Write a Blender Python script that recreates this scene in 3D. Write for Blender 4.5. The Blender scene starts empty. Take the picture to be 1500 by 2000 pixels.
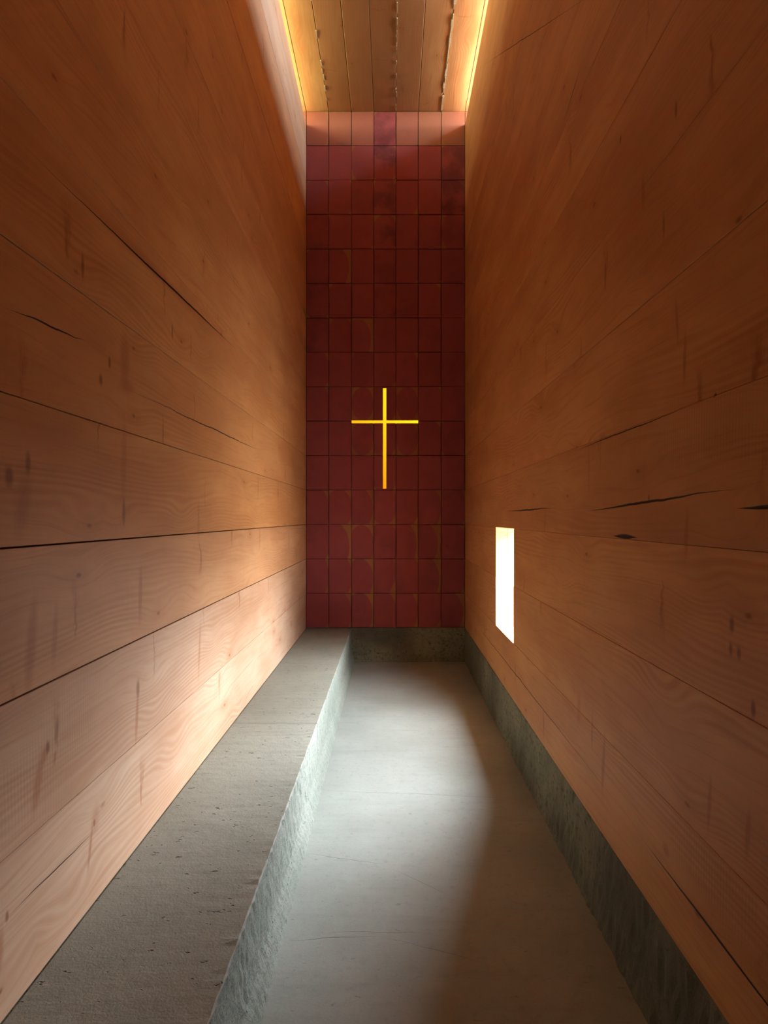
import bpy, bmesh, math, random
from mathutils import Vector
random.seed(7)
sc = bpy.context.scene
COL = sc.collection

# ------------------------------------------------------------------ measures
S = 155.0                       # photo pixels per metre on the end wall
D = 7.6                         # camera to end wall
CZ = 282.0 / S                  # camera height
VX, VY = 765.0, 1011.0          # vanishing point in the photo
XL, XR = -167.0 / S, 143.0 / S  # side walls
ZC = 1076.0 / S                 # ceiling
TH = THL = 0.285                # wall thickness
THR = 0.245
YB = -1.7                       # wall behind the camera
ROW = 67.27 / S
ZBASE = 67.0 / S                # top of the concrete base
def zrow(k): return ZC - ROW * k
COLS = [598, 642, 686.4, 730, 773.4, 817, 862, 908]
def col_x(i): return ((COLS[i] if 0 <= i < 8 else 598 + 44.2 * i) - VX) / S
ZSILL = (1293 - 243) / S
WY0, WY1 = 0.601 * D, 0.7045 * D        # side window along the wall
WZ0, WZ1 = zrow(14), zrow(12)

# ------------------------------------------------------------------ camera
cam = bpy.data.cameras.new('camera'); camo = bpy.data.objects.new('camera', cam); COL.objects.link(camo)
camo.location = (0, 0, CZ); camo.rotation_euler = (math.pi / 2, 0, 0)
cam.sensor_fit = 'VERTICAL'; cam.sensor_height = 36; cam.lens = S * D / 2000 * 36
cam.shift_x = -(VX - 750) / 2000; cam.shift_y = (VY - 1000) / 2000
cam.clip_start = 0.02
sc.camera = camo

# ------------------------------------------------------------------ exposure
vs = sc.view_settings
vs.view_transform = 'Standard'; vs.look = 'None'; vs.gamma = 1; vs.use_curve_mapping = False
vs.exposure = 2.45
cy = sc.cycles
cy.use_denoising = True
cy.max_bounces = 10; cy.diffuse_bounces = 9; cy.glossy_bounces = 2
cy.use_adaptive_sampling = True; cy.adaptive_threshold = 0.03; cy.adaptive_min_samples = 16
cy.sample_clamp_indirect = 0; cy.caustics_reflective = False; cy.caustics_refractive = False

# ------------------------------------------------------------------ node helper
class NT:
    def __init__(s, tree): s.t = tree
    def n(s, typ, **kw):
        nd = s.t.nodes.new(typ)
        for k, v in kw.items(): setattr(nd, k, v)
        return nd
    def put(s, sock, v):
        if hasattr(v, 'is_linked') or hasattr(v, 'links'): s.t.links.new(v, sock)
        elif isinstance(v, (tuple, list)) and len(v) == 3 and sock.type == 'RGBA': sock.default_value = (*v, 1)
        else: sock.default_value = v
    def m(s, op, a, b=0.0, c=0.0, clamp=False):
        nd = s.n('ShaderNodeMath', operation=op); nd.use_clamp = clamp
        s.put(nd.inputs[0], a); s.put(nd.inputs[1], b); s.put(nd.inputs[2], c)
        return nd.outputs[0]
    def ss(s, v, lo, hi, a=0.0, b=1.0):
        nd = s.n('ShaderNodeMapRange', interpolation_type='SMOOTHSTEP')
        s.put(nd.inputs[0], v); s.put(nd.inputs[1], lo); s.put(nd.inputs[2], hi); s.put(nd.inputs[3], a); s.put(nd.inputs[4], b)
        return nd.outputs[0]
    def xyz(s, x, y=0.0, z=0.0):
        nd = s.n('ShaderNodeCombineXYZ'); s.put(nd.inputs[0], x); s.put(nd.inputs[1], y); s.put(nd.inputs[2], z); return nd.outputs[0]
    def sep(s, v):
        nd = s.n('ShaderNodeSeparateXYZ'); s.put(nd.inputs[0], v); return nd.outputs
    def noise(s, vec, scale=1.0, detail=3.0, rough=0.55, dist=0.0):
        nd = s.n('ShaderNodeTexNoise', noise_dimensions='3D'); s.put(nd.inputs['Vector'], vec)
        nd.inputs['Scale'].default_value = scale; nd.inputs['Detail'].default_value = detail
        nd.inputs['Roughness'].default_value = rough; nd.inputs['Distortion'].default_value = dist
        return nd.outputs[0]
    def voro(s, vec, scale=1.0, rnd=1.0):
        nd = s.n('ShaderNodeTexVoronoi', voronoi_dimensions='2D', feature='F1'); s.put(nd.inputs['Vector'], vec)
        nd.inputs['Scale'].default_value = scale; nd.inputs['Randomness'].default_value = rnd
        return nd
    def mix(s, f, a, b, mode='MIX'):
        nd = s.n('ShaderNodeMix', data_type='RGBA', blend_type=mode); nd.clamp_factor = True
        s.put(nd.inputs[0], f); s.put(nd.inputs[6], a); s.put(nd.inputs[7], b); return nd.outputs[2]

# ------------------------------------------------------------------ sky
w = bpy.data.worlds.new('sky'); sc.world = w; w.use_nodes = True
for nd in list(w.node_tree.nodes): w.node_tree.nodes.remove(nd)
h = NT(w.node_tree)
dx, dy, dz = h.sep(h.n('ShaderNodeTexCoord').outputs['Generated'])[:3]
right = h.ss(dx, -0.25, 0.35)
hz_r = h.ss(dz, -0.03, 0.20)                     # bright overcast sky over the open field
hz_l = h.ss(dz, 0.35, 0.75)                     # wood edge on the other side
open_r = h.ss(h.m('ADD', dy, h.m('MULTIPLY', dz, 1.8)), -0.35, 0.10, 0.20, 1.0)   # trees crowd the low sky on one side
open_r = h.m('MULTIPLY', open_r, h.m('MULTIPLY', h.ss(dy, 0.22, 0.90, 0.21, 1.0), h.ss(dz, 0.1, 0.45, 0.8, 1.25)))                  # brightest towards the hidden sun
sky_r = h.mix(hz_r, (0.45, 0.44, 0.40), h.mix(open_r, (0.0, 0.0, 0.0), (2.5, 2.72, 2.95)))
sky_l = h.mix(hz_l, (0.20, 0.20, 0.12), (0.95, 1.0, 1.05))
up = h.mix(right, sky_l, sky_r)
dn = h.mix(right, (0.16, 0.15, 0.06), (0.21, 0.205, 0.185))
allc = h.mix(h.ss(dz, -0.03, 0.02), dn, up)
bg = h.n('ShaderNodeBackground'); h.put(bg.inputs[0], allc); bg.inputs[1].default_value = 24.0
h.t.links.new(bg.outputs[0], h.n('ShaderNodeOutputWorld').inputs[0])

def portal(name, loc, rot, sx, sy):
    l = bpy.data.lights.new(name, 'AREA'); l.shape = 'RECTANGLE'; l.size = sx; l.size_y = sy
    l.cycles.is_portal = True
    o = bpy.data.objects.new(name, l); COL.objects.link(o); o.location = loc; o.rotation_euler = rot
LEN = D - YB
portal('window_daylight', (XR + THR, (WY0 + WY1) / 2, (WZ0 + WZ1) / 2), (0, math.pi / 2, 0), WZ1 - WZ0, WY1 - WY0)
portal('skylight_right', (XR + TH, (D + YB) / 2, (ZC + ZSILL) / 2), (0, math.pi / 2, 0), ZC - ZSILL, LEN)
portal('skylight_left', (XL - TH, (D + YB) / 2, (ZC + ZSILL) / 2), (0, -math.pi / 2, 0), ZC - ZSILL, LEN)

# ------------------------------------------------------------------ materials
def new_mat(name):
    m = bpy.data.materials.new(name); m.use_nodes = True
    t = m.node_tree
    for nd in list(t.nodes): t.nodes.remove(nd)
    h = NT(t)
    b = h.n('ShaderNodeBsdfPrincipled'); o = h.n('ShaderNodeOutputMaterial')
    t.links.new(b.outputs[0], o.inputs[0])
    return m, h, b

def uv(h, name): return h.n('ShaderNodeUVMap', uv_map=name).outputs[0]

def crack_mask(h, a, c, a0, c0, a1, c1, wid, amp=0.012, seed=0.0):
    """a hairline check running from (a0,c0) to (a1,c1) in wall metres"""
    if a1 < a0: a0, c0, a1, c1 = a1, c1, a0, c0
    sl = (c1 - c0) / (a1 - a0)
    wob = h.noise(h.xyz(a, seed, 3.1), 2.6, 4.0, 0.6)
    wob = h.m('MULTIPLY_ADD', wob, 2 * amp, -amp)
    d = h.m('ABSOLUTE', h.m('SUBTRACT', h.m('SUBTRACT', c, wob), h.m('MULTIPLY_ADD', a, sl, c0 - sl * a0)))
    e = (a1 - a0) * 0.48
    wv = h.m('MULTIPLY', h.m('MULTIPLY', h.ss(a, a0, a0 + e), h.ss(a, a1 - e, a1, 1.0, 0.0)), wid)
    return h.m('SUBTRACT', 1.0, h.m('DIVIDE', d, h.m('MAXIMUM', wv, 1e-5)), clamp=True)

def blob_mask(h, a, c, a0, c0, ra, rc, skew=0.0, soft=0.6):
    da = h.m('DIVIDE', h.m('SUBTRACT', h.m('SUBTRACT', a, a0), h.m('MULTIPLY', h.m('SUBTRACT', c, c0), skew)), ra)
    dc = h.m('DIVIDE', h.m('SUBTRACT', c, c0), rc)
    r = h.m('SQRT', h.m('ADD', h.m('MULTIPLY', da, da), h.m('MULTIPLY', dc, dc)))
    return h.ss(r, 1.0 - soft, 1.0, 1.0, 0.0)

def wood(name, base=(0.59, 0.312, 0.124), dark=(0.37, 0.138, 0.048), cracks=(), blobs=(), knots=1.0, saw=0.6, tone=0.25):
    m, h, b = new_mat(name)
    g = h.sep(uv(h, 'grain')); a, c = g[0], g[1]          # along the log, across it (offset per log)
    w_ = h.sep(uv(h, 'place')); wa, wc = w_[0], w_[1]     # wall metres, no offset
    rn = h.sep(uv(h, 'tone'))[0]
    # growth lines
    warp = h.noise(h.xyz(h.m('MULTIPLY', a, 0.5), h.m('MULTIPLY', c, 2.2)), 1.0, 2.0, 0.5)
    kv = h.voro(h.xyz(h.m('MULTIPLY', a, 1.25), h.m('MULTIPLY', c, 2.6)))
    kd = kv.outputs['Distance']
    bend = h.ss(kd, 0.0, 0.35, 0.05, 0.0)
    cc = h.m('ADD', h.m('ADD', c, h.m('MULTIPLY', warp, 0.30)), bend)
    ring = h.m('SINE', h.m('MULTIPLY', cc, 260.0))
    ring = h.m('MULTIPLY_ADD', ring, 0.5, 0.5)
    rmask = h.ss(h.noise(h.xyz(h.m('MULTIPLY', a, 0.35), h.m('MULTIPLY', c, 3.5), 4.0), 1.0, 2.0), 0.46, 0.64)
    fib = h.noise(h.xyz(h.m('MULTIPLY', a, 1.6), h.m('MULTIPLY', cc, 55.0), 1.0), 1.0, 5.0, 0.65)
    blot = h.noise(h.xyz(h.m('MULTIPLY', a, 0.9), h.m('MULTIPLY', c, 2.4), 9.0), 1.0, 4.0, 0.6)
    col = h.mix(h.ss(blot, 0.3, 0.72, 0.0, 0.6), base, dark)
    col = h.mix(h.m('MULTIPLY', h.m('MULTIPLY', ring, rmask), 0.5), col, dark)
    col = h.mix(h.ss(fib, 0.45, 0.75, 0.0, 0.55), col, dark)
    # per log tone
    col = h.mix(h.m('MULTIPLY', rn, tone), col, (0.33, 0.155, 0.08))
    # spike knots: tall streaks across the log, and small round knots
    wob = h.m('MULTIPLY_ADD', h.noise(h.xyz(h.m('MULTIPLY', a, 2.0), h.m('MULTIPLY', c, 9.0), 2.0), 1.0, 3.0, 0.6), 0.10, -0.05)
    sa = h.m('MULTIPLY', h.m('ADD', a, wob), 1.7); sc_ = h.m('MULTIPLY', c, 1.5)
    sv = h.voro(h.xyz(sa, sc_, 0.0))
    so = h.sep(sv.outputs['Position']); srnd = h.sep(sv.outputs['Color'])
    sx = h.m('ABSOLUTE', h.m('SUBTRACT', sa, so[0]))
    sy = h.m('SUBTRACT', sc_, so[1])
    sy = h.m('MULTIPLY', sy, h.m('MULTIPLY_ADD', h.m('GREATER_THAN', srnd[2], 0.5), 2.0, -1.0))   # spikes run up or down
    wid = h.m('MULTIPLY', h.ss(sy, -0.05, 0.30, 0.018, 0.075), h.m('MULTIPLY_ADD', srnd[0], 0.9, 0.3))
    streak = h.m('MULTIPLY', h.ss(h.m('DIVIDE', sx, wid), 0.1, 1.0, 1.0, 0.0), h.m('MULTIPLY', h.ss(sy, -0.04, 0.02), h.ss(sy, 0.14, 0.34, 1.0, 0.0)))
    streak = h.m('MULTIPLY', streak, h.ss(srnd[1], 0.25, 0.6))
    streak = h.m('MULTIPLY', streak, h.ss(h.noise(h.xyz(h.m('MULTIPLY', a, 45.0), h.m('MULTIPLY', c, 5.0), 6.0), 1.0, 4.0, 0.7), 0.35, 0.6, 0.25, 1.0))
    col = h.mix(h.m('MULTIPLY', streak, 0.75 * knots), col, (0.27, 0.085, 0.028))
    kr = h.m('ADD', kd, h.m('MULTIPLY', h.noise(h.xyz(a, c, 7.0), 28.0, 2.0), 0.018))
    kn = h.m('MULTIPLY', h.ss(kr, 0.016, 0.042, 1.0, 0.0), h.ss(h.sep(kv.outputs['Color'])[0], 0.45, 0.6))
    col = h.mix(h.m('MULTIPLY', kn, 0.8 * knots), col, (0.17, 0.055, 0.018))
    halo = h.m('MULTIPLY', h.ss(kd, 0.03, 0.16, 1.0, 0.0), h.ss(h.sep(kv.outputs['Color'])[0], 0.45, 0.6))
    col = h.mix(h.m('MULTIPLY', halo, 0.3 * knots), col, (0.36, 0.135, 0.045))
    # saw marks
    sw = h.m('SINE', h.m('MULTIPLY', h.m('ADD', a, h.m('MULTIPLY', c, 0.03)), 420.0))
    swm = h.ss(h.noise(h.xyz(h.m('MULTIPLY', a, 0.8), h.m('MULTIPLY', c, 1.6), 15.0), 1.0, 2.0), 0.5, 0.68)
    sw = h.m('MULTIPLY', h.m('MULTIPLY_ADD', sw, 0.5, 0.5), swm)
    col = h.mix(h.m('MULTIPLY', sw, 0.5 * saw), col, (0.30, 0.15, 0.07))
    # stains, single knots, checks that belong to this wall
    for (a0, c0, ra, rc, sk, soft, amt, cl) in blobs:
        col = h.mix(h.m('MULTIPLY', blob_mask(h, wa, wc, a0, c0, ra, rc, sk, soft), amt), col, cl)
    bump_h = h.m('ADD', h.m('MULTIPLY', fib, 0.5), h.m('MULTIPLY', sw, 0.25 * saw))
    if cracks:
        tot = None
        for i, cr in enumerate(cracks):
            mk = crack_mask(h, wa, wc, *cr, seed=i * 3.7 + 1)
            tot = mk if tot is None else h.m('MAXIMUM', tot, mk)
        col = h.mix(h.ss(tot, 0.0, 0.45), col, (0.018, 0.006, 0.004))
        bump_h = h.m('SUBTRACT', bump_h, h.m('MULTIPLY', tot, 1.5))
    h.put(b.inputs['Base Color'], col)
    b.inputs['Roughness'].default_value = 0.5
    b.inputs['Specular IOR Level'].default_value = 0.12
    bp = h.n('ShaderNodeBump'); bp.inputs['Strength'].default_value = 0.25; bp.inputs['Distance'].default_value = 0.004
    h.put(bp.inputs['Height'], bump_h); h.put(b.inputs['Normal'], bp.outputs[0])
    return m

def pxl(x, y):   # photo pixel on the left wall -> (along, height)
    k = 167.0 / (VX - x); return D * k, CZ - (y - VY) * k / S
def pxr(x, y):
    k = 143.0 / (x - VX); return D * k, CZ - (y - VY) * k / S
def ckl(x0, y0, x1, y1, wd, amp=0.012): return (*pxl(x0, y0), *pxl(x1, y1), wd, amp)
def ckr(x0, y0, x1, y1, wd, amp=0.012): return (*pxr(x0, y0), *pxr(x1, y1), wd, amp)
KN = (0.17, 0.05, 0.02); ST = (0.30, 0.10, 0.035)
def bl(f, x, y, ra, rc, sk=0.0, soft=0.6, amt=0.6, cl=ST): return (*f(x, y), ra * 1.1, rc * 1.1, sk, max(soft, .75), amt * .9, cl)

cr_left = [ckl(2, 245, 470, 690, .007, .01), ckl(0, 600, 180, 672, .004, .02), ckl(205, 738, 520, 886, .004, .015),
           ckl(0, 1810, 200, 1610, .003, .01)]
bl_left = [bl(pxl, 290, 515, 1.3, .04, 0, .9, .5), bl(pxl, 245, 700, .055, .13, 0, .25, .55), bl(pxl, 250, 755, .09, .035, 0, .6, .5),
           bl(pxl, 215, 708, .016, .03, 0, .6, .8, KN), bl(pxl, 198, 742, .018, .03, 0, .5, .8, KN),
           bl(pxl, 162, 520, .014, .06, 0, .6, .7, KN), bl(pxl, 337, 648, .016, .05, 0, .6, .7, KN),
           bl(pxl, 242, 905, .035, .22, 0.05, .8, .45), bl(pxl, 242, 1000, .02, .07, 0, .7, .7, KN),
           bl(pxl, 55, 905, .018, .045, 0, .6, .7, KN), bl(pxl, 18, 930, .025, .04, 0, .6, .8, KN),
           bl(pxl, 45, 985, .05, .13, 0.2, .9, .5), bl(pxl, 388, 1015, .025, .14, 0, .8, .5),
           bl(pxl, 275, 1160, .028, .16, 0.05, .7, .55), bl(pxl, 62, 1260, .035, .18, 0.12, .6, .6), bl(pxl, 108, 1240, .022, .12, .1, .6, .5),
           bl(pxl, 270, 1345, .022, .05, 0, .5, .7, KN), bl(pxl, 268, 1400, .02, .14, .1, .6, .6), bl(pxl, 390, 1270, .022, .2, .12, .6, .5),
           bl(pxl, 94, 1460, .014, .028, 0, .4, .85, KN), bl(pxl, 88, 1475, .02, .035, .2, .5, .6), bl(pxl, 108, 1480, .012, .03, .2, .5, .6), bl(pxl, 112, 1425, .016, .05, .1, .6, .55, KN),
           bl(pxl, 75, 1530, .028, .11, .25, .6, .6), bl(pxl, 186, 1607, .010, .017, 0, .3, .8, KN), bl(pxl, 188, 1600, .04, .07, .1, .9, .35), bl(pxl, 178, 1655, .014, .10, .22, .5, .6),
           bl(pxl, 16, 1790, .010, .02, 0, .3, .75, KN), bl(pxl, 2, 1860, .02, .08, .1, .6, .55)]
cr_right = [ckr(1135, 1000, 1470, 951, .006, .012), ckr(985, 999, 1095, 991, .006, .012), ckr(1430, 994, 1600, 984, .007, .004),
            ckr(1195, 1046, 1248, 1050, .012, .002), ckr(915, 1200, 1300, 1690, .004, .012), ckr(1240, 1620, 1700, 2230, .006, .006),
            ckr(1110, 885, 1395, 775, .003, .01), ckr(880+60, 130, 1200, -40, .004, .01), ckr(1140, 110, 1100, 240, .005, .01)]
bl_right = [bl(pxr, 1178, 1490, .026, .16, -.12, .5, .6), bl(pxr, 1156, 1430, .016, .12, -.05, .6, .5), bl(pxr, 1130, 1385, .035, .1, -.1, .8, .4),
            bl(pxr, 1428, 1220, .016, .03, 0, .5, .8, KN), bl(pxr, 1442, 1276, .013, .022, 0, .5, .85, KN), bl(pxr, 1426, 1268, .012, .025, 0, .5, .8, KN), bl(pxr, 1470, 1385, .014, .03, 0, .5, .85, KN),
            bl(pxr, 1385, 1570, .014, .11, -.1, .6, .6), bl(pxr, 1335, 700, .014, .11, -.06, .6, .6), bl(pxr, 1320, 625, .012, .10, .1, .6, .6),
            bl(pxr, 1340, 1045, .018, .10, -.1, .6, .55), bl(pxr, 1319, 215, .010, .035, 0, .5, .8, KN), bl(pxr, 1211, 272, .012, .025, 0, .5, .8, KN), bl(pxr, 1267, 973, .01, .02, 0, .6, .7, KN),
            bl(pxr, 1395, 772, .010, .008, 0, .3, .9, (.02, .01, .005)), bl(pxr, 1255, 375, .02, .08, 0, .8, .5), bl(pxr, 1295, 940-500, .012, .06, 0, .8, .6, KN), bl(pxr, 1175, 852, .05, .018, 0, .8, .45),
            bl(pxr, 1150, 910, .02, .18, 0, .8, .35), bl(pxr, 1460, 1630, .016, .09, -.1, .6, .6), bl(pxr, 1300, 1660, .03, .03, 0, .7, .5)]
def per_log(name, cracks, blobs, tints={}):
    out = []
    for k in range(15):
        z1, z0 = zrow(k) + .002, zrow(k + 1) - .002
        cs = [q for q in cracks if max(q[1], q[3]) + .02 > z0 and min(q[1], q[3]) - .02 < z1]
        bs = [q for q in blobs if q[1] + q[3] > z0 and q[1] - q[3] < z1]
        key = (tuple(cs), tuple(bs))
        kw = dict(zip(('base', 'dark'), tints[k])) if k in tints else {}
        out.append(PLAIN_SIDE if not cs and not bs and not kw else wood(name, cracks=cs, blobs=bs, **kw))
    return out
PLAIN_SIDE = wood('log_wood')
M_LEFT = per_log('left_log_wood', cr_left, bl_left, {     # single logs are paler: the lowest three; slot daylight is painted into the top three
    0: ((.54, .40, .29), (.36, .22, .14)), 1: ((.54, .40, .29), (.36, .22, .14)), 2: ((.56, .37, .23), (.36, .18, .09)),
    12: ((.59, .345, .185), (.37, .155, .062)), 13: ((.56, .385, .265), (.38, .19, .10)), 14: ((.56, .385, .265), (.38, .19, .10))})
M_RIGHT = per_log('right_log_wood', cr_right, bl_right)
M_CEIL = wood('ceiling_wood', base=(0.56, 0.355, 0.175), dark=(0.36, 0.15, 0.05), knots=0.7, saw=0.5, tone=0.75)
M_WOOD = PLAIN_SIDE

def endgrain():
    m, h, b = new_mat('log_end_wood')
    q = h.sep(uv(h, 'grain')); u, v = q[0], q[1]          # -1..1 on each log end, shifted to its pith
    t = h.sep(uv(h, 'tone')); rn, stain = t[0], t[1]
    p = uv(h, 'place')
    wob = h.noise(p, 4.0, 3.0)
    r = h.m('SQRT', h.m('ADD', h.m('MULTIPLY', u, u), h.m('MULTIPLY', h.m('MULTIPLY', v, v), 1.0)))
    r = h.m('ADD', r, h.m('MULTIPLY_ADD', wob, 0.16, -0.08))
    heart = (0.245, 0.055, 0.06); sap = (0.27, 0.125, 0.05)
    blot = h.noise(p, 3.0, 5.0, 0.6)
    heart_c = h.mix(h.ss(blot, 0.3, 0.75, 0.0, 0.6), heart, (0.20, 0.042, 0.047))
    col = h.mix(h.ss(r, 1.03, 1.12), heart_c, sap)
    ring = h.m('MULTIPLY_ADD', h.m('SINE', h.m('MULTIPLY', r, 120.0)), 0.5, 0.5)
    col = h.mix(h.m('MULTIPLY', ring, 0.2), col, (0.24, 0.06, 0.04))
    # dark water stain on single ends
    col = h.mix(h.ss(stain, -0.6, 0.0, 1.0, 0.0), col, (0.22, 0.09, 0.05))
    st = h.m('MULTIPLY', stain, h.ss(h.noise(p, 3.2, 3.0, 0.6), 0.38, 0.66))
    col = h.mix(h.m('MULTIPLY', st, 0.8), col, (0.07, 0.02, 0.028))
    # radial drying checks
    ang = h.m('ARCTAN2', v, u)
    chk = h.noise(h.xyz(h.m('MULTIPLY', ang, 2.2), h.m('MULTIPLY', r, 0.8), h.m('MULTIPLY', rn, 90.0)), 1.6, 2.0)
    ck = h.m('MULTIPLY', h.ss(h.m('ABSOLUTE', h.m('SUBTRACT', chk, 0.5)), 0.0, 0.006, 1.0, 0.0), h.ss(r, 0.15, 0.9, 1.0, 0.0))
    col = h.mix(h.m('MULTIPLY', ck, 0.45), col, (0.06, 0.02, 0.02))
    col = h.mix(h.m('MULTIPLY', rn, 0.35), col, (0.21, 0.042, 0.045))
    h.put(b.inputs['Base Color'], col)
    b.inputs['Roughness'].default_value = 0.8; b.inputs['Specular IOR Level'].default_value = 0.12
    bp = h.n('ShaderNodeBump'); bp.inputs['Strength'].default_value = 0.3; bp.inputs['Distance'].default_value = 0.004
    h.put(bp.inputs['Height'], h.noise(p, 90.0, 4.0)); h.put(b.inputs['Normal'], bp.outputs[0])
    return m
M_END = endgrain()

def concrete(name, base, alt, rough_bump, pits=0.5, cracks=(), streak=(1.2, 9.0), mott=0.5, msc=22.0):
    m, h, b = new_mat(name)
    P = h.n('ShaderNodeNewGeometry').outputs['Position']; x, y, z = h.sep(P)[:3]
    big = h.noise(P, 1.3, 5.0, 0.6)
    stv = h.xyz(h.m('MULTIPLY', x, streak[0]), h.m('MULTIPLY', y, streak[1]), h.m('MULTIPLY', z, streak[1]))
    stn = h.noise(stv, 1.0, 6.0, 0.65)
    fine = h.noise(P, 120.0, 4.0, 0.7)
    mid = h.noise(P, msc, 5.0, 0.65)
    col = h.mix(h.ss(big, 0.3, 0.72, 0.0, 0.9), base, alt)
    col = h.mix(h.ss(stn, 0.5, 0.8, 0.0, 0.45), col, tuple(v * 0.62 for v in base))
    col = h.mix(h.ss(mid, 0.5, 0.5 + 0.15 / mott, 0.0, mott), col, tuple(v * (0.75 - 0.35 * mott) for v in base))
    col = h.mix(h.ss(fine, 0.35, 0.65, 0.0, 0.22), col, tuple(v * 0.6 for v in base))
    pit = h.ss(h.noise(h.xyz(h.m('MULTIPLY', x, 0.45), y, z), 46.0, 3.0, 0.6), 0.66, 0.72)
    col = h.mix(h.m('MULTIPLY', pit, pits), col, tuple(v * 0.16 for v in base))
    hgt = h.m('SUBTRACT', h.m('ADD', h.m('MULTIPLY', mid, 0.8), h.m('ADD', h.m('MULTIPLY', fine, 0.35), h.m('MULTIPLY', stn, 0.5))), h.m('MULTIPLY', pit, pits))
    tot = None
    for i, cr in enumerate(cracks):
        mk = crack_mask(h, x, y, *cr, seed=i * 2.3 + 20)
        tot = mk if tot is None else h.m('MAXIMUM', tot, mk)
    if tot is not None:
        col = h.mix(h.m('MULTIPLY', tot, 0.4), col, tuple(v * 0.2 for v in base))
        hgt = h.m('SUBTRACT', hgt, tot)
    h.put(b.inputs['Base Color'], col)
    b.inputs['Roughness'].default_value = 0.75; b.inputs['Specular IOR Level'].default_value = 0.25
    bp = h.n('ShaderNodeBump'); bp.inputs['Strength'].default_value = 1.0; bp.inputs['Distance'].default_value = rough_bump
    h.put(bp.inputs['Height'], hgt); h.put(b.inputs['Normal'], bp.outputs[0])
    return m
def pxf(x, y):   # photo pixel on the floor -> (x, y) metres
    k = 282.0 / (y - VY); return (x - VX) * k / S, D * k
def ckf(x0, y0, x1, y1, wd, amp=.01): return (*pxf(x0, y0), *pxf(x1, y1), wd * .7, amp * 2)
M_FLOOR = concrete('floor_concrete', (0.325, 0.345, 0.312), (0.25, 0.265, 0.232), 0.0012, 0.35,
                   [ckf(610, 1543, 1090, 1562, .008, .006), ckf(560, 1838, 740, 1828, .006), ckf(740, 1828, 980, 1890, .005), ckf(760, 1695, 900, 1760, .006, .01),
                    ckf(640, 1820, 860, 1822, .004), ckf(590, 1665, 760, 1690, .005, .02)])
M_BENCH = concrete('bench_concrete', (0.285, 0.293, 0.243), (0.215, 0.22, 0.18), 0.0035, 0.9, streak=(1.0, 14.0))
M_BFACE = concrete('bench_face_concrete', (0.29, 0.31, 0.265), (0.18, 0.205, 0.17), 0.006, 0.9, streak=(6.0, 6.0), mott=.8, msc=48.0)
M_PLINTH = concrete('base_concrete', (0.23, 0.225, 0.145), (0.05, 0.043, 0.033), 0.007, 0.95, streak=(6.0, 6.0), mott=1.0, msc=34.0)

def glass():
    m, h, b = new_mat('amber_glass')
    t = h.t; t.nodes.remove(b)
    out = [n for n in t.nodes if n.type == 'OUTPUT_MATERIAL'][0]
    tr = h.n('ShaderNodeBsdfTransparent'); tr.inputs[0].default_value = (0.150, 0.084, 0.012, 1)
    gl = h.n('ShaderNodeBsdfGlossy'); gl.inputs['Roughness'].default_value = 0.25; gl.inputs[0].default_value = (0.9, 0.6, 0.1, 1)
    m2 = h.n('ShaderNodeMixShader'); m2.inputs[0].default_value = 0.04
    t.links.new(tr.outputs[0], m2.inputs[1]); t.links.new(gl.outputs[0], m2.inputs[2])
    t.links.new(m2.outputs[0], out.inputs[0])
    return m
M_GLASS = glass()
def plain(name, c, r=0.9):
    m, h, b = new_mat(name); p = h.n('ShaderNodeNewGeometry').outputs['Position']
    n = h.noise(p, 60.0, 4.0)
    h.put(b.inputs['Base Color'], h.mix(n, c, tuple(v * 0.55 for v in c))); b.inputs['Roughness'].default_value = r
    return m
M_FILL = plain('pale_seam_fibre', (0.62, 0.58, 0.46))

# ------------------------------------------------------------------ mesh builder
class MB:
    def __init__(s): s.v, s.f, s.mi, s.g, s.p, s.t = [], [], [], [], [], []
    def add(s, bm, grain, place, tone, mat=0, matf=None):
        o = len(s.v)
        bm.verts.ensure_lookup_table(); bm.normal_update()
        s.v += [tuple(v.co) for v in bm.verts]
        for i, v in enumerate(bm.verts): v.index = i
        for f in bm.faces:
            s.f.append([o + v.index for v in f.verts]); s.mi.append(matf(f) if matf else mat)
            for v in f.verts:
                s.g.append(grain(v.co, f.normal)); s.p.append(place(v.co, f.normal)); s.t.append(tone)
        bm.free()
    def build(s, name, mats, parent=None):
        me = bpy.data.meshes.new(name); me.from_pydata(s.v, [], s.f)
        for m in mats: me.materials.append(m)
        me.polygons.foreach_set('material_index', s.mi)
        for nm, dat in (('grain', s.g), ('place', s.p), ('tone', s.t)):
            l = me.uv_layers.new(name=nm); l.data.foreach_set('uv', [c for q in dat for c in q])
        me.update()
        o = bpy.data.objects.new(name, me); COL.objects.link(o)
        if parent: o.parent = parent
        return o

def box_bm(x0, x1, y0, y1, z0, z1, bev=0.004, seg=1):
    bm = bmesh.new(); bmesh.ops.create_cube(bm, size=1)
    for v in bm.verts:
        v.co = ((x0 + x1) / 2 + v.co.x * (x1 - x0), (y0 + y1) / 2 + v.co.y * (y1 - y0), (z0 + z1) / 2 + v.co.z * (z1 - z0))
    if bev: bmesh.ops.bevel(bm, geom=bm.edges[:], offset=bev, segments=seg, affect='EDGES')
    return bm

def struct(o, label=None):
    o['kind'] = 'structure'
    if label: o['label'] = label
    return o

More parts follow.
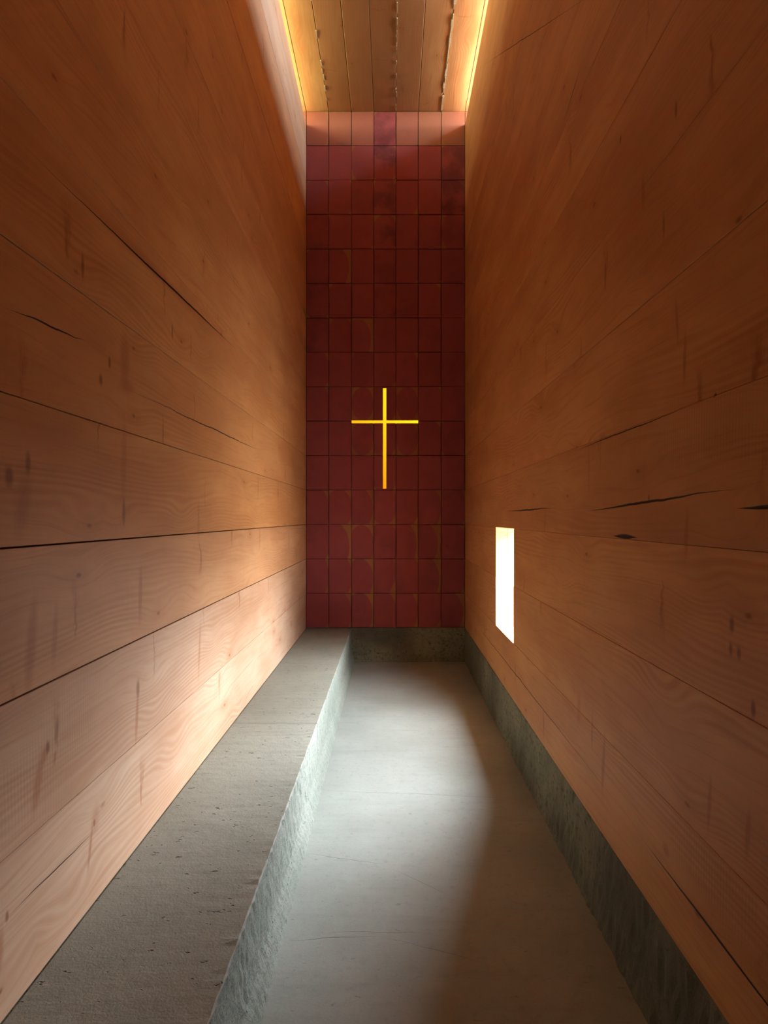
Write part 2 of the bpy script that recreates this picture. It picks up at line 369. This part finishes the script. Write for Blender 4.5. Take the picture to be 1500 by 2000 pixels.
# ------------------------------------------------------------------ side walls
def side_wall(name, sgn, mat, opening):
    x = XR if sgn > 0 else XL
    mb = MB(); tf = 0.11; TH = THR if sgn > 0 else THL
    def xr(a, b): return (min(x + sgn * a, x + sgn * b), max(x + sgn * a, x + sgn * b))
    for k in range(15):
        z1, z0 = zrow(k), zrow(k + 1)
        if k == 0: z1 = ZSILL
        if k == 14: z0 = ZBASE if sgn > 0 else 65.0 / S
        jit = random.uniform(0.0, 0.004)
        gap_t = gap_b = random.choice((0.0025, 0.0035)) if sgn < 0 else random.choice((0.0006, 0.001, 0.0015))
        if sgn < 0 and k in (12, 13): gap_t = 0.005
        if sgn < 0 and k in (11, 12): gap_b = 0.005
        off = (random.uniform(0, 40), random.uniform(0, 40)); rn = random.random()
        spans = [(YB, D)]
        if opening and k in (12, 13): spans = [(YB, WY0 + (0.006 if k == 13 else 0)), (WY1, D)]
        for (y0, y1) in spans:
            mb.add(box_bm(*xr(jit, tf), y0, y1, z0 + gap_b / 2, z1 - gap_t / 2, 0.0015),
                   lambda co, n, off=off: (co.y + off[0] + (co.x if abs(n.y) > .5 else 0), co.z + off[1] + (co.x if abs(n.z) > .5 else 0)),
                   lambda co, n: (co.y, co.z), (rn, 0), k)
            mb.add(box_bm(*xr(tf - 0.004, TH), y0, y1, z0 if k != 0 else z0, z1 if k != 0 else z1 - 0.002, 0),
                   lambda co, n, off=off: (co.y + off[0] + (co.x if abs(n.y) > .5 else 0), co.z + off[1]),
                   lambda co, n: (co.y, co.z), (rn, 0), k)
    return struct(mb.build(name, mat))
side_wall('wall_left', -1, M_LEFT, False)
side_wall('wall_right', 1, M_RIGHT, True)

# ------------------------------------------------------------------ end wall: stacked log ends with a cross-shaped slot
BW = 0.021                                    # half width of the slot
CX = (751.2 - VX) / S; CZ0 = (1293 - 954.5) / S; CZ1 = (1293 - 756.8) / S
CHZ = (1293 - 823.3) / S; CHX0 = col_x(2); CHX1 = col_x(5)
def cut(rects, hole):
    out = []
    for (x0, x1, z0, z1) in rects:
        hx0, hx1, hz0, hz1 = max(hole[0], x0), min(hole[1], x1), max(hole[2], z0), min(hole[3], z1)
        if hx0 >= hx1 - 1e-4 or hz0 >= hz1 - 1e-4: out.append((x0, x1, z0, z1)); continue
        for r in ((x0, hx0, z0, z1), (hx1, x1, z0, z1), (hx0, hx1, z0, hz0), (hx0, hx1, hz1, z1)):
            if r[1] - r[0] > 0.003 and r[3] - r[2] > 0.003: out.append(r)
    return out
def end_wall():
    mb = MB(); front = 0.035
    stains = {(0, 3): 1.0, (1, 3): 1.0, (2, 3): .9, (3, 3): .9, (2, 6): .8, (1, 6): .6, (4, 3): .5, (3, 6): .5, (5, 3): .7, (6, 0): .6, (5, 0): .5}
    for k in range(15):
        for i in range(-1, 8):
            x0, x1 = col_x(i), col_x(i + 1)
            if i == -1: x0 = XL - TH
            if i == 7: x1 = XR + TH
            z1, z0 = zrow(k), zrow(k + 1)
            if k == 14: z0 = ZBASE
            cx, cz = (x0 + x1) / 2 + random.uniform(-.05, .05) * random.random(), (z0 + z1) / 2 + random.uniform(-.06, .06)
            if random.random() < .45: cx -= random.uniform(.01, .05)
            rad = random.uniform(1.12, 1.6)
            if k >= 11: cx -= random.uniform(.015, .04); rad = random.uniform(1.08, 1.4)
            if k in (8, 9) and i in (2, 4): rad, cx, cz = 0.93, (x0 + x1) / 2, (z0 + z1) / 2
            hw, hh = (x1 - x0) / 2 * rad, (z1 - z0) / 2 * rad
            gap = random.choice((0.005, 0.007, 0.010)); jit = random.uniform(0, 0.006)
            rn, st = random.random(), stains.get((k, i), random.choice((0, 0, 0, .25)))
            if k == 0 and i != 3: st = random.uniform(-.6, -.35)
            if k == 1 and i < 3: st = -.12
            g = lambda co, n, cx=cx, cz=cz, hw=hw, hh=hh: ((co.x - cx) / hw, (co.z - cz) / hh)
            p = lambda co, n: (co.x, co.z)
            full = [(x0 + gap / 2, x1 - gap / 2, z0 + gap / 2, z1 - gap / 2)]
            r1 = cut(cut(full, (CX - BW, CX + BW, CZ0, CZ1)), (CHX0, CHX1, CHZ - BW, CHZ + BW))
            for r in r1: mb.add(box_bm(r[0], r[1], D + jit, D + front, r[2], r[3], 0.002 if len(r1) == 1 else 0.0008), g, p, (rn, st))
            r3 = cut(cut([(x0, x1, z0, z1)], (CX - BW, CX + BW, CZ0, CZ1)), (CHX0, CHX1, CHZ - BW, CHZ + BW))
            for r in r3: mb.add(box_bm(r[0], r[1], D + front - 0.003, D + front + 0.008, r[2], r[3], 0), g, p, (rn, st))
            f2 = [(x0, x1, z0, z1)]; e = 0.11
            r2 = cut(cut(f2, (CX - BW - e, CX + BW + e, CZ0 - e, CZ1 + e)), (CHX0 - e, CHX1 + e, CHZ - BW - e, CHZ + BW + e))
            for r in r2: mb.add(box_bm(r[0], r[1], D + front + 0.007, D + TH, r[2], r[3], 0), g, p, (rn, st))
    return struct(mb.build('wall_end', [M_END]))
end_wall()

# wall behind the camera
mb = MB()
for k in range(15):
    z1, z0 = zrow(k), max(zrow(k + 1), ZBASE)
    off = (random.uniform(0, 40), random.uniform(0, 40)); rn = random.random()
    mb.add(box_bm(XL - TH, XR + TH, YB - TH, YB, z0, z1, 0.003),
           lambda co, n, off=off: (co.x + off[0], co.z + off[1]), lambda co, n: (co.x, co.z), (rn, 0))
mb.add(box_bm(XL - TH, XR + TH, YB - TH, YB, -0.05, ZBASE, 0), lambda co, n: (co.x, co.z), lambda co, n: (co.x, co.z), (.5, 0))
struct(mb.build('wall_back', [M_WOOD]))

# ------------------------------------------------------------------ ceiling planks
mb = MB()
tones = [0.35, 0.15, 0.75, 0.95, 1.0, 0.7, 0.30, 0.05, 0.05]
for j, i in enumerate(range(-1, 8)):
    x0, x1 = col_x(i), col_x(i + 1)
    if i == -1: x0 = XL - TH - 0.03
    if i == 7: x1 = XR + TH + 0.03
    g = 0.005
    off = (random.uniform(0, 40), random.uniform(0, 40)); jit = random.uniform(0, 0.006)
    mb.add(box_bm(x0 + g / 2, x1 - g / 2, YB - TH, D + TH, ZC + jit, ZC + 0.10, 0.003),
           lambda co, n, off=off: (co.y + off[0], co.x + off[1]), lambda co, n: (co.y, co.x), (tones[j], 0))
mb.add(box_bm(XL - TH - .03, XR + TH + .03, YB - TH, D + TH, ZC + 0.095, ZC + 0.25, 0), lambda co, n: (co.y, co.x), lambda co, n: (co.y, co.x), (.5, 0))
rr = random.Random(3)
for i, (ya, yb) in ((4, (3.2, D)), (6, (3.6, D)), (1, (5.6, 7.4))):
    x = col_x(i); y = ya
    while y < yb:
        l = rr.uniform(0.02, 0.09); wd = rr.uniform(0.002, 0.009) * (1.3 if i == 6 else .6); o = rr.uniform(-.004, .004)
        if rr.random() < (0.85 if i == 6 else 0.4):
            mb.add(box_bm(x + o - wd, x + o + wd, y, min(y + l, yb), ZC - rr.uniform(0.002, .008), ZC + 0.012, 0), lambda co, n: (0, 0), lambda co, n: (0, 0), (0, 0), 1)
        y += l
struct(mb.build('ceiling', [M_CEIL, M_FILL]))

# ------------------------------------------------------------------ concrete
def rough_strip(name, prof, y0, y1, mats, step=0.03, amp=0.004, matf=None, rs=11, caps=True):
    """a long cast strip: profile [(x,z)...] swept along y with a slightly broken face"""
    r = random.Random(rs); n = max(2, int((y1 - y0) / step)); v, f, mi = [], [], []
    P = len(prof)
    for j in range(n + 1):
        y = y0 + (y1 - y0) * j / n
        for (x, z, a) in prof:
            v.append((x + r.gauss(0, amp * a), y, z + r.gauss(0, amp * a)))
    for j in range(n):
        for q in range(P):
            q2 = (q + 1) % P
            f.append((j * P + q, (j + 1) * P + q, (j + 1) * P + q2, j * P + q2)); mi.append(matf(q) if matf else 0)
    if caps:
        f.append(tuple(range(P))); f.append(tuple(n * P + q for q in range(P - 1, -1, -1))); mi += [0, 0]
    me = bpy.data.meshes.new(name); me.from_pydata(v, [], f)
    for m in mats: me.materials.append(m)
    me.polygons.foreach_set('material_index', mi); me.update()
    bm = bmesh.new(); bm.from_mesh(me); bmesh.ops.recalc_face_normals(bm, faces=bm.faces[:]); bm.to_mesh(me); bm.free()
    o = bpy.data.objects.new(name, me); COL.objects.link(o); return o

mb = MB()
mb.add(box_bm(XL - TH, XR + TH, YB - TH, D + TH, -0.25, 0.0, 0), lambda co, n: (co.x, co.y), lambda co, n: (co.x, co.y), (.5, 0))
struct(mb.build('floor', [M_FLOOR]))

ZP = ZBASE - 0.001
o = rough_strip('baseboard_right', [(XR + TH, 0.0, 0), (XR + TH, ZP, 0), (XR + 0.006, ZP, 0), (XR, ZP - 0.012, .8)] +
                [(XR, ZP * t, .8) for t in (.85, .7, .55, .4, .25, .1)] + [(XR - .004, 0.0, .8)], YB, D, [M_PLINTH], amp=0.0035); struct(o)
o = rough_strip('baseboard_left', [(XL - TH, 0.0, 0), (XL, 0.0, 0), (XL, 65.0 / S - .001, 0), (XL - TH, 65.0 / S - .001, 0)], YB, D, [M_PLINTH], step=.5, amp=0); struct(o)
mb = MB()
mb.add(box_bm(XL - TH, XR + TH, D, D + TH, 0.0, ZP, 0.003), lambda co, n: (co.x, co.z), lambda co, n: (co.x, co.z), (.5, 0))
struct(mb.build('baseboard_end', [M_PLINTH]))

# bench: cast in two lengths, one joint
ZB = 65.0 / S; BX = -78.5 / S; JY = 0.541 * D
bench = bpy.data.objects.new('concrete_bench', None); COL.objects.link(bench); bench.location = (XL + .25, 3.0, 0)
bench['label'] = 'long low grey concrete bench running along the foot of the left wooden wall'; bench['category'] = 'bench'
for nm, (ya, yb) in (('slab', (JY + .002, D - .001)), ('slab', (YB + .002, JY - .002))):
    prof = [(XL + .001, 0.0, 0), (XL + .001, ZB, 0), (XL + .15, ZB, .15), (XL + .3, ZB, .15), (BX - .06, ZB, .2), (BX - .004, ZB, .7), (BX, ZB - .005, 1.0)] + \
           [(BX, ZB * t, 1.0) for t in (.88, .76, .64, .52, .4)] + [(BX + .004, ZB * .3, .7), (BX + .022, ZB * .2, .6), (BX + .04, 0.0, .6)]
    s_ = rough_strip(nm, prof, ya, yb, [M_BENCH, M_BFACE], amp=0.0018, matf=lambda q: 1 if 6 <= q <= 13 else 0, rs=5 + int(ya))
    s_.parent = bench; s_.matrix_parent_inverse = bench.matrix_world.inverted()
    s_.location = (-bench.location[0], -bench.location[1], 0); s_.matrix_parent_inverse.identity()

# ------------------------------------------------------------------ the cross
cross = bpy.data.objects.new('cross', None); COL.objects.link(cross); cross.location = (CX, D, CZ0)
cross['label'] = 'slim glowing golden yellow cross set into the dark red log-end wall'; cross['category'] = 'cross'
def bar(name, x0, x1, z0, z1, y0, y1):
    m = MB(); m.add(box_bm(x0 - CX, x1 - CX, y0, y1, z0 - CZ0, z1 - CZ0, 0.001), lambda co, n: (0, 0), lambda co, n: (0, 0), (0, 0))
    return m.build(name, [M_GLASS], cross)
e = 0.03
bar('upright', CX - BW - e, CX + BW + e, CZ0 - e, CZ1 + e, 0.0455, 0.0575)
bar('crossbar', CHX0 - e, CX - BW - e, CHZ - BW - e, CHZ + BW + e, 0.0455, 0.0575)
bar('crossbar', CX + BW + e, CHX1 + e, CHZ - BW - e, CHZ + BW + e, 0.0455, 0.0575)
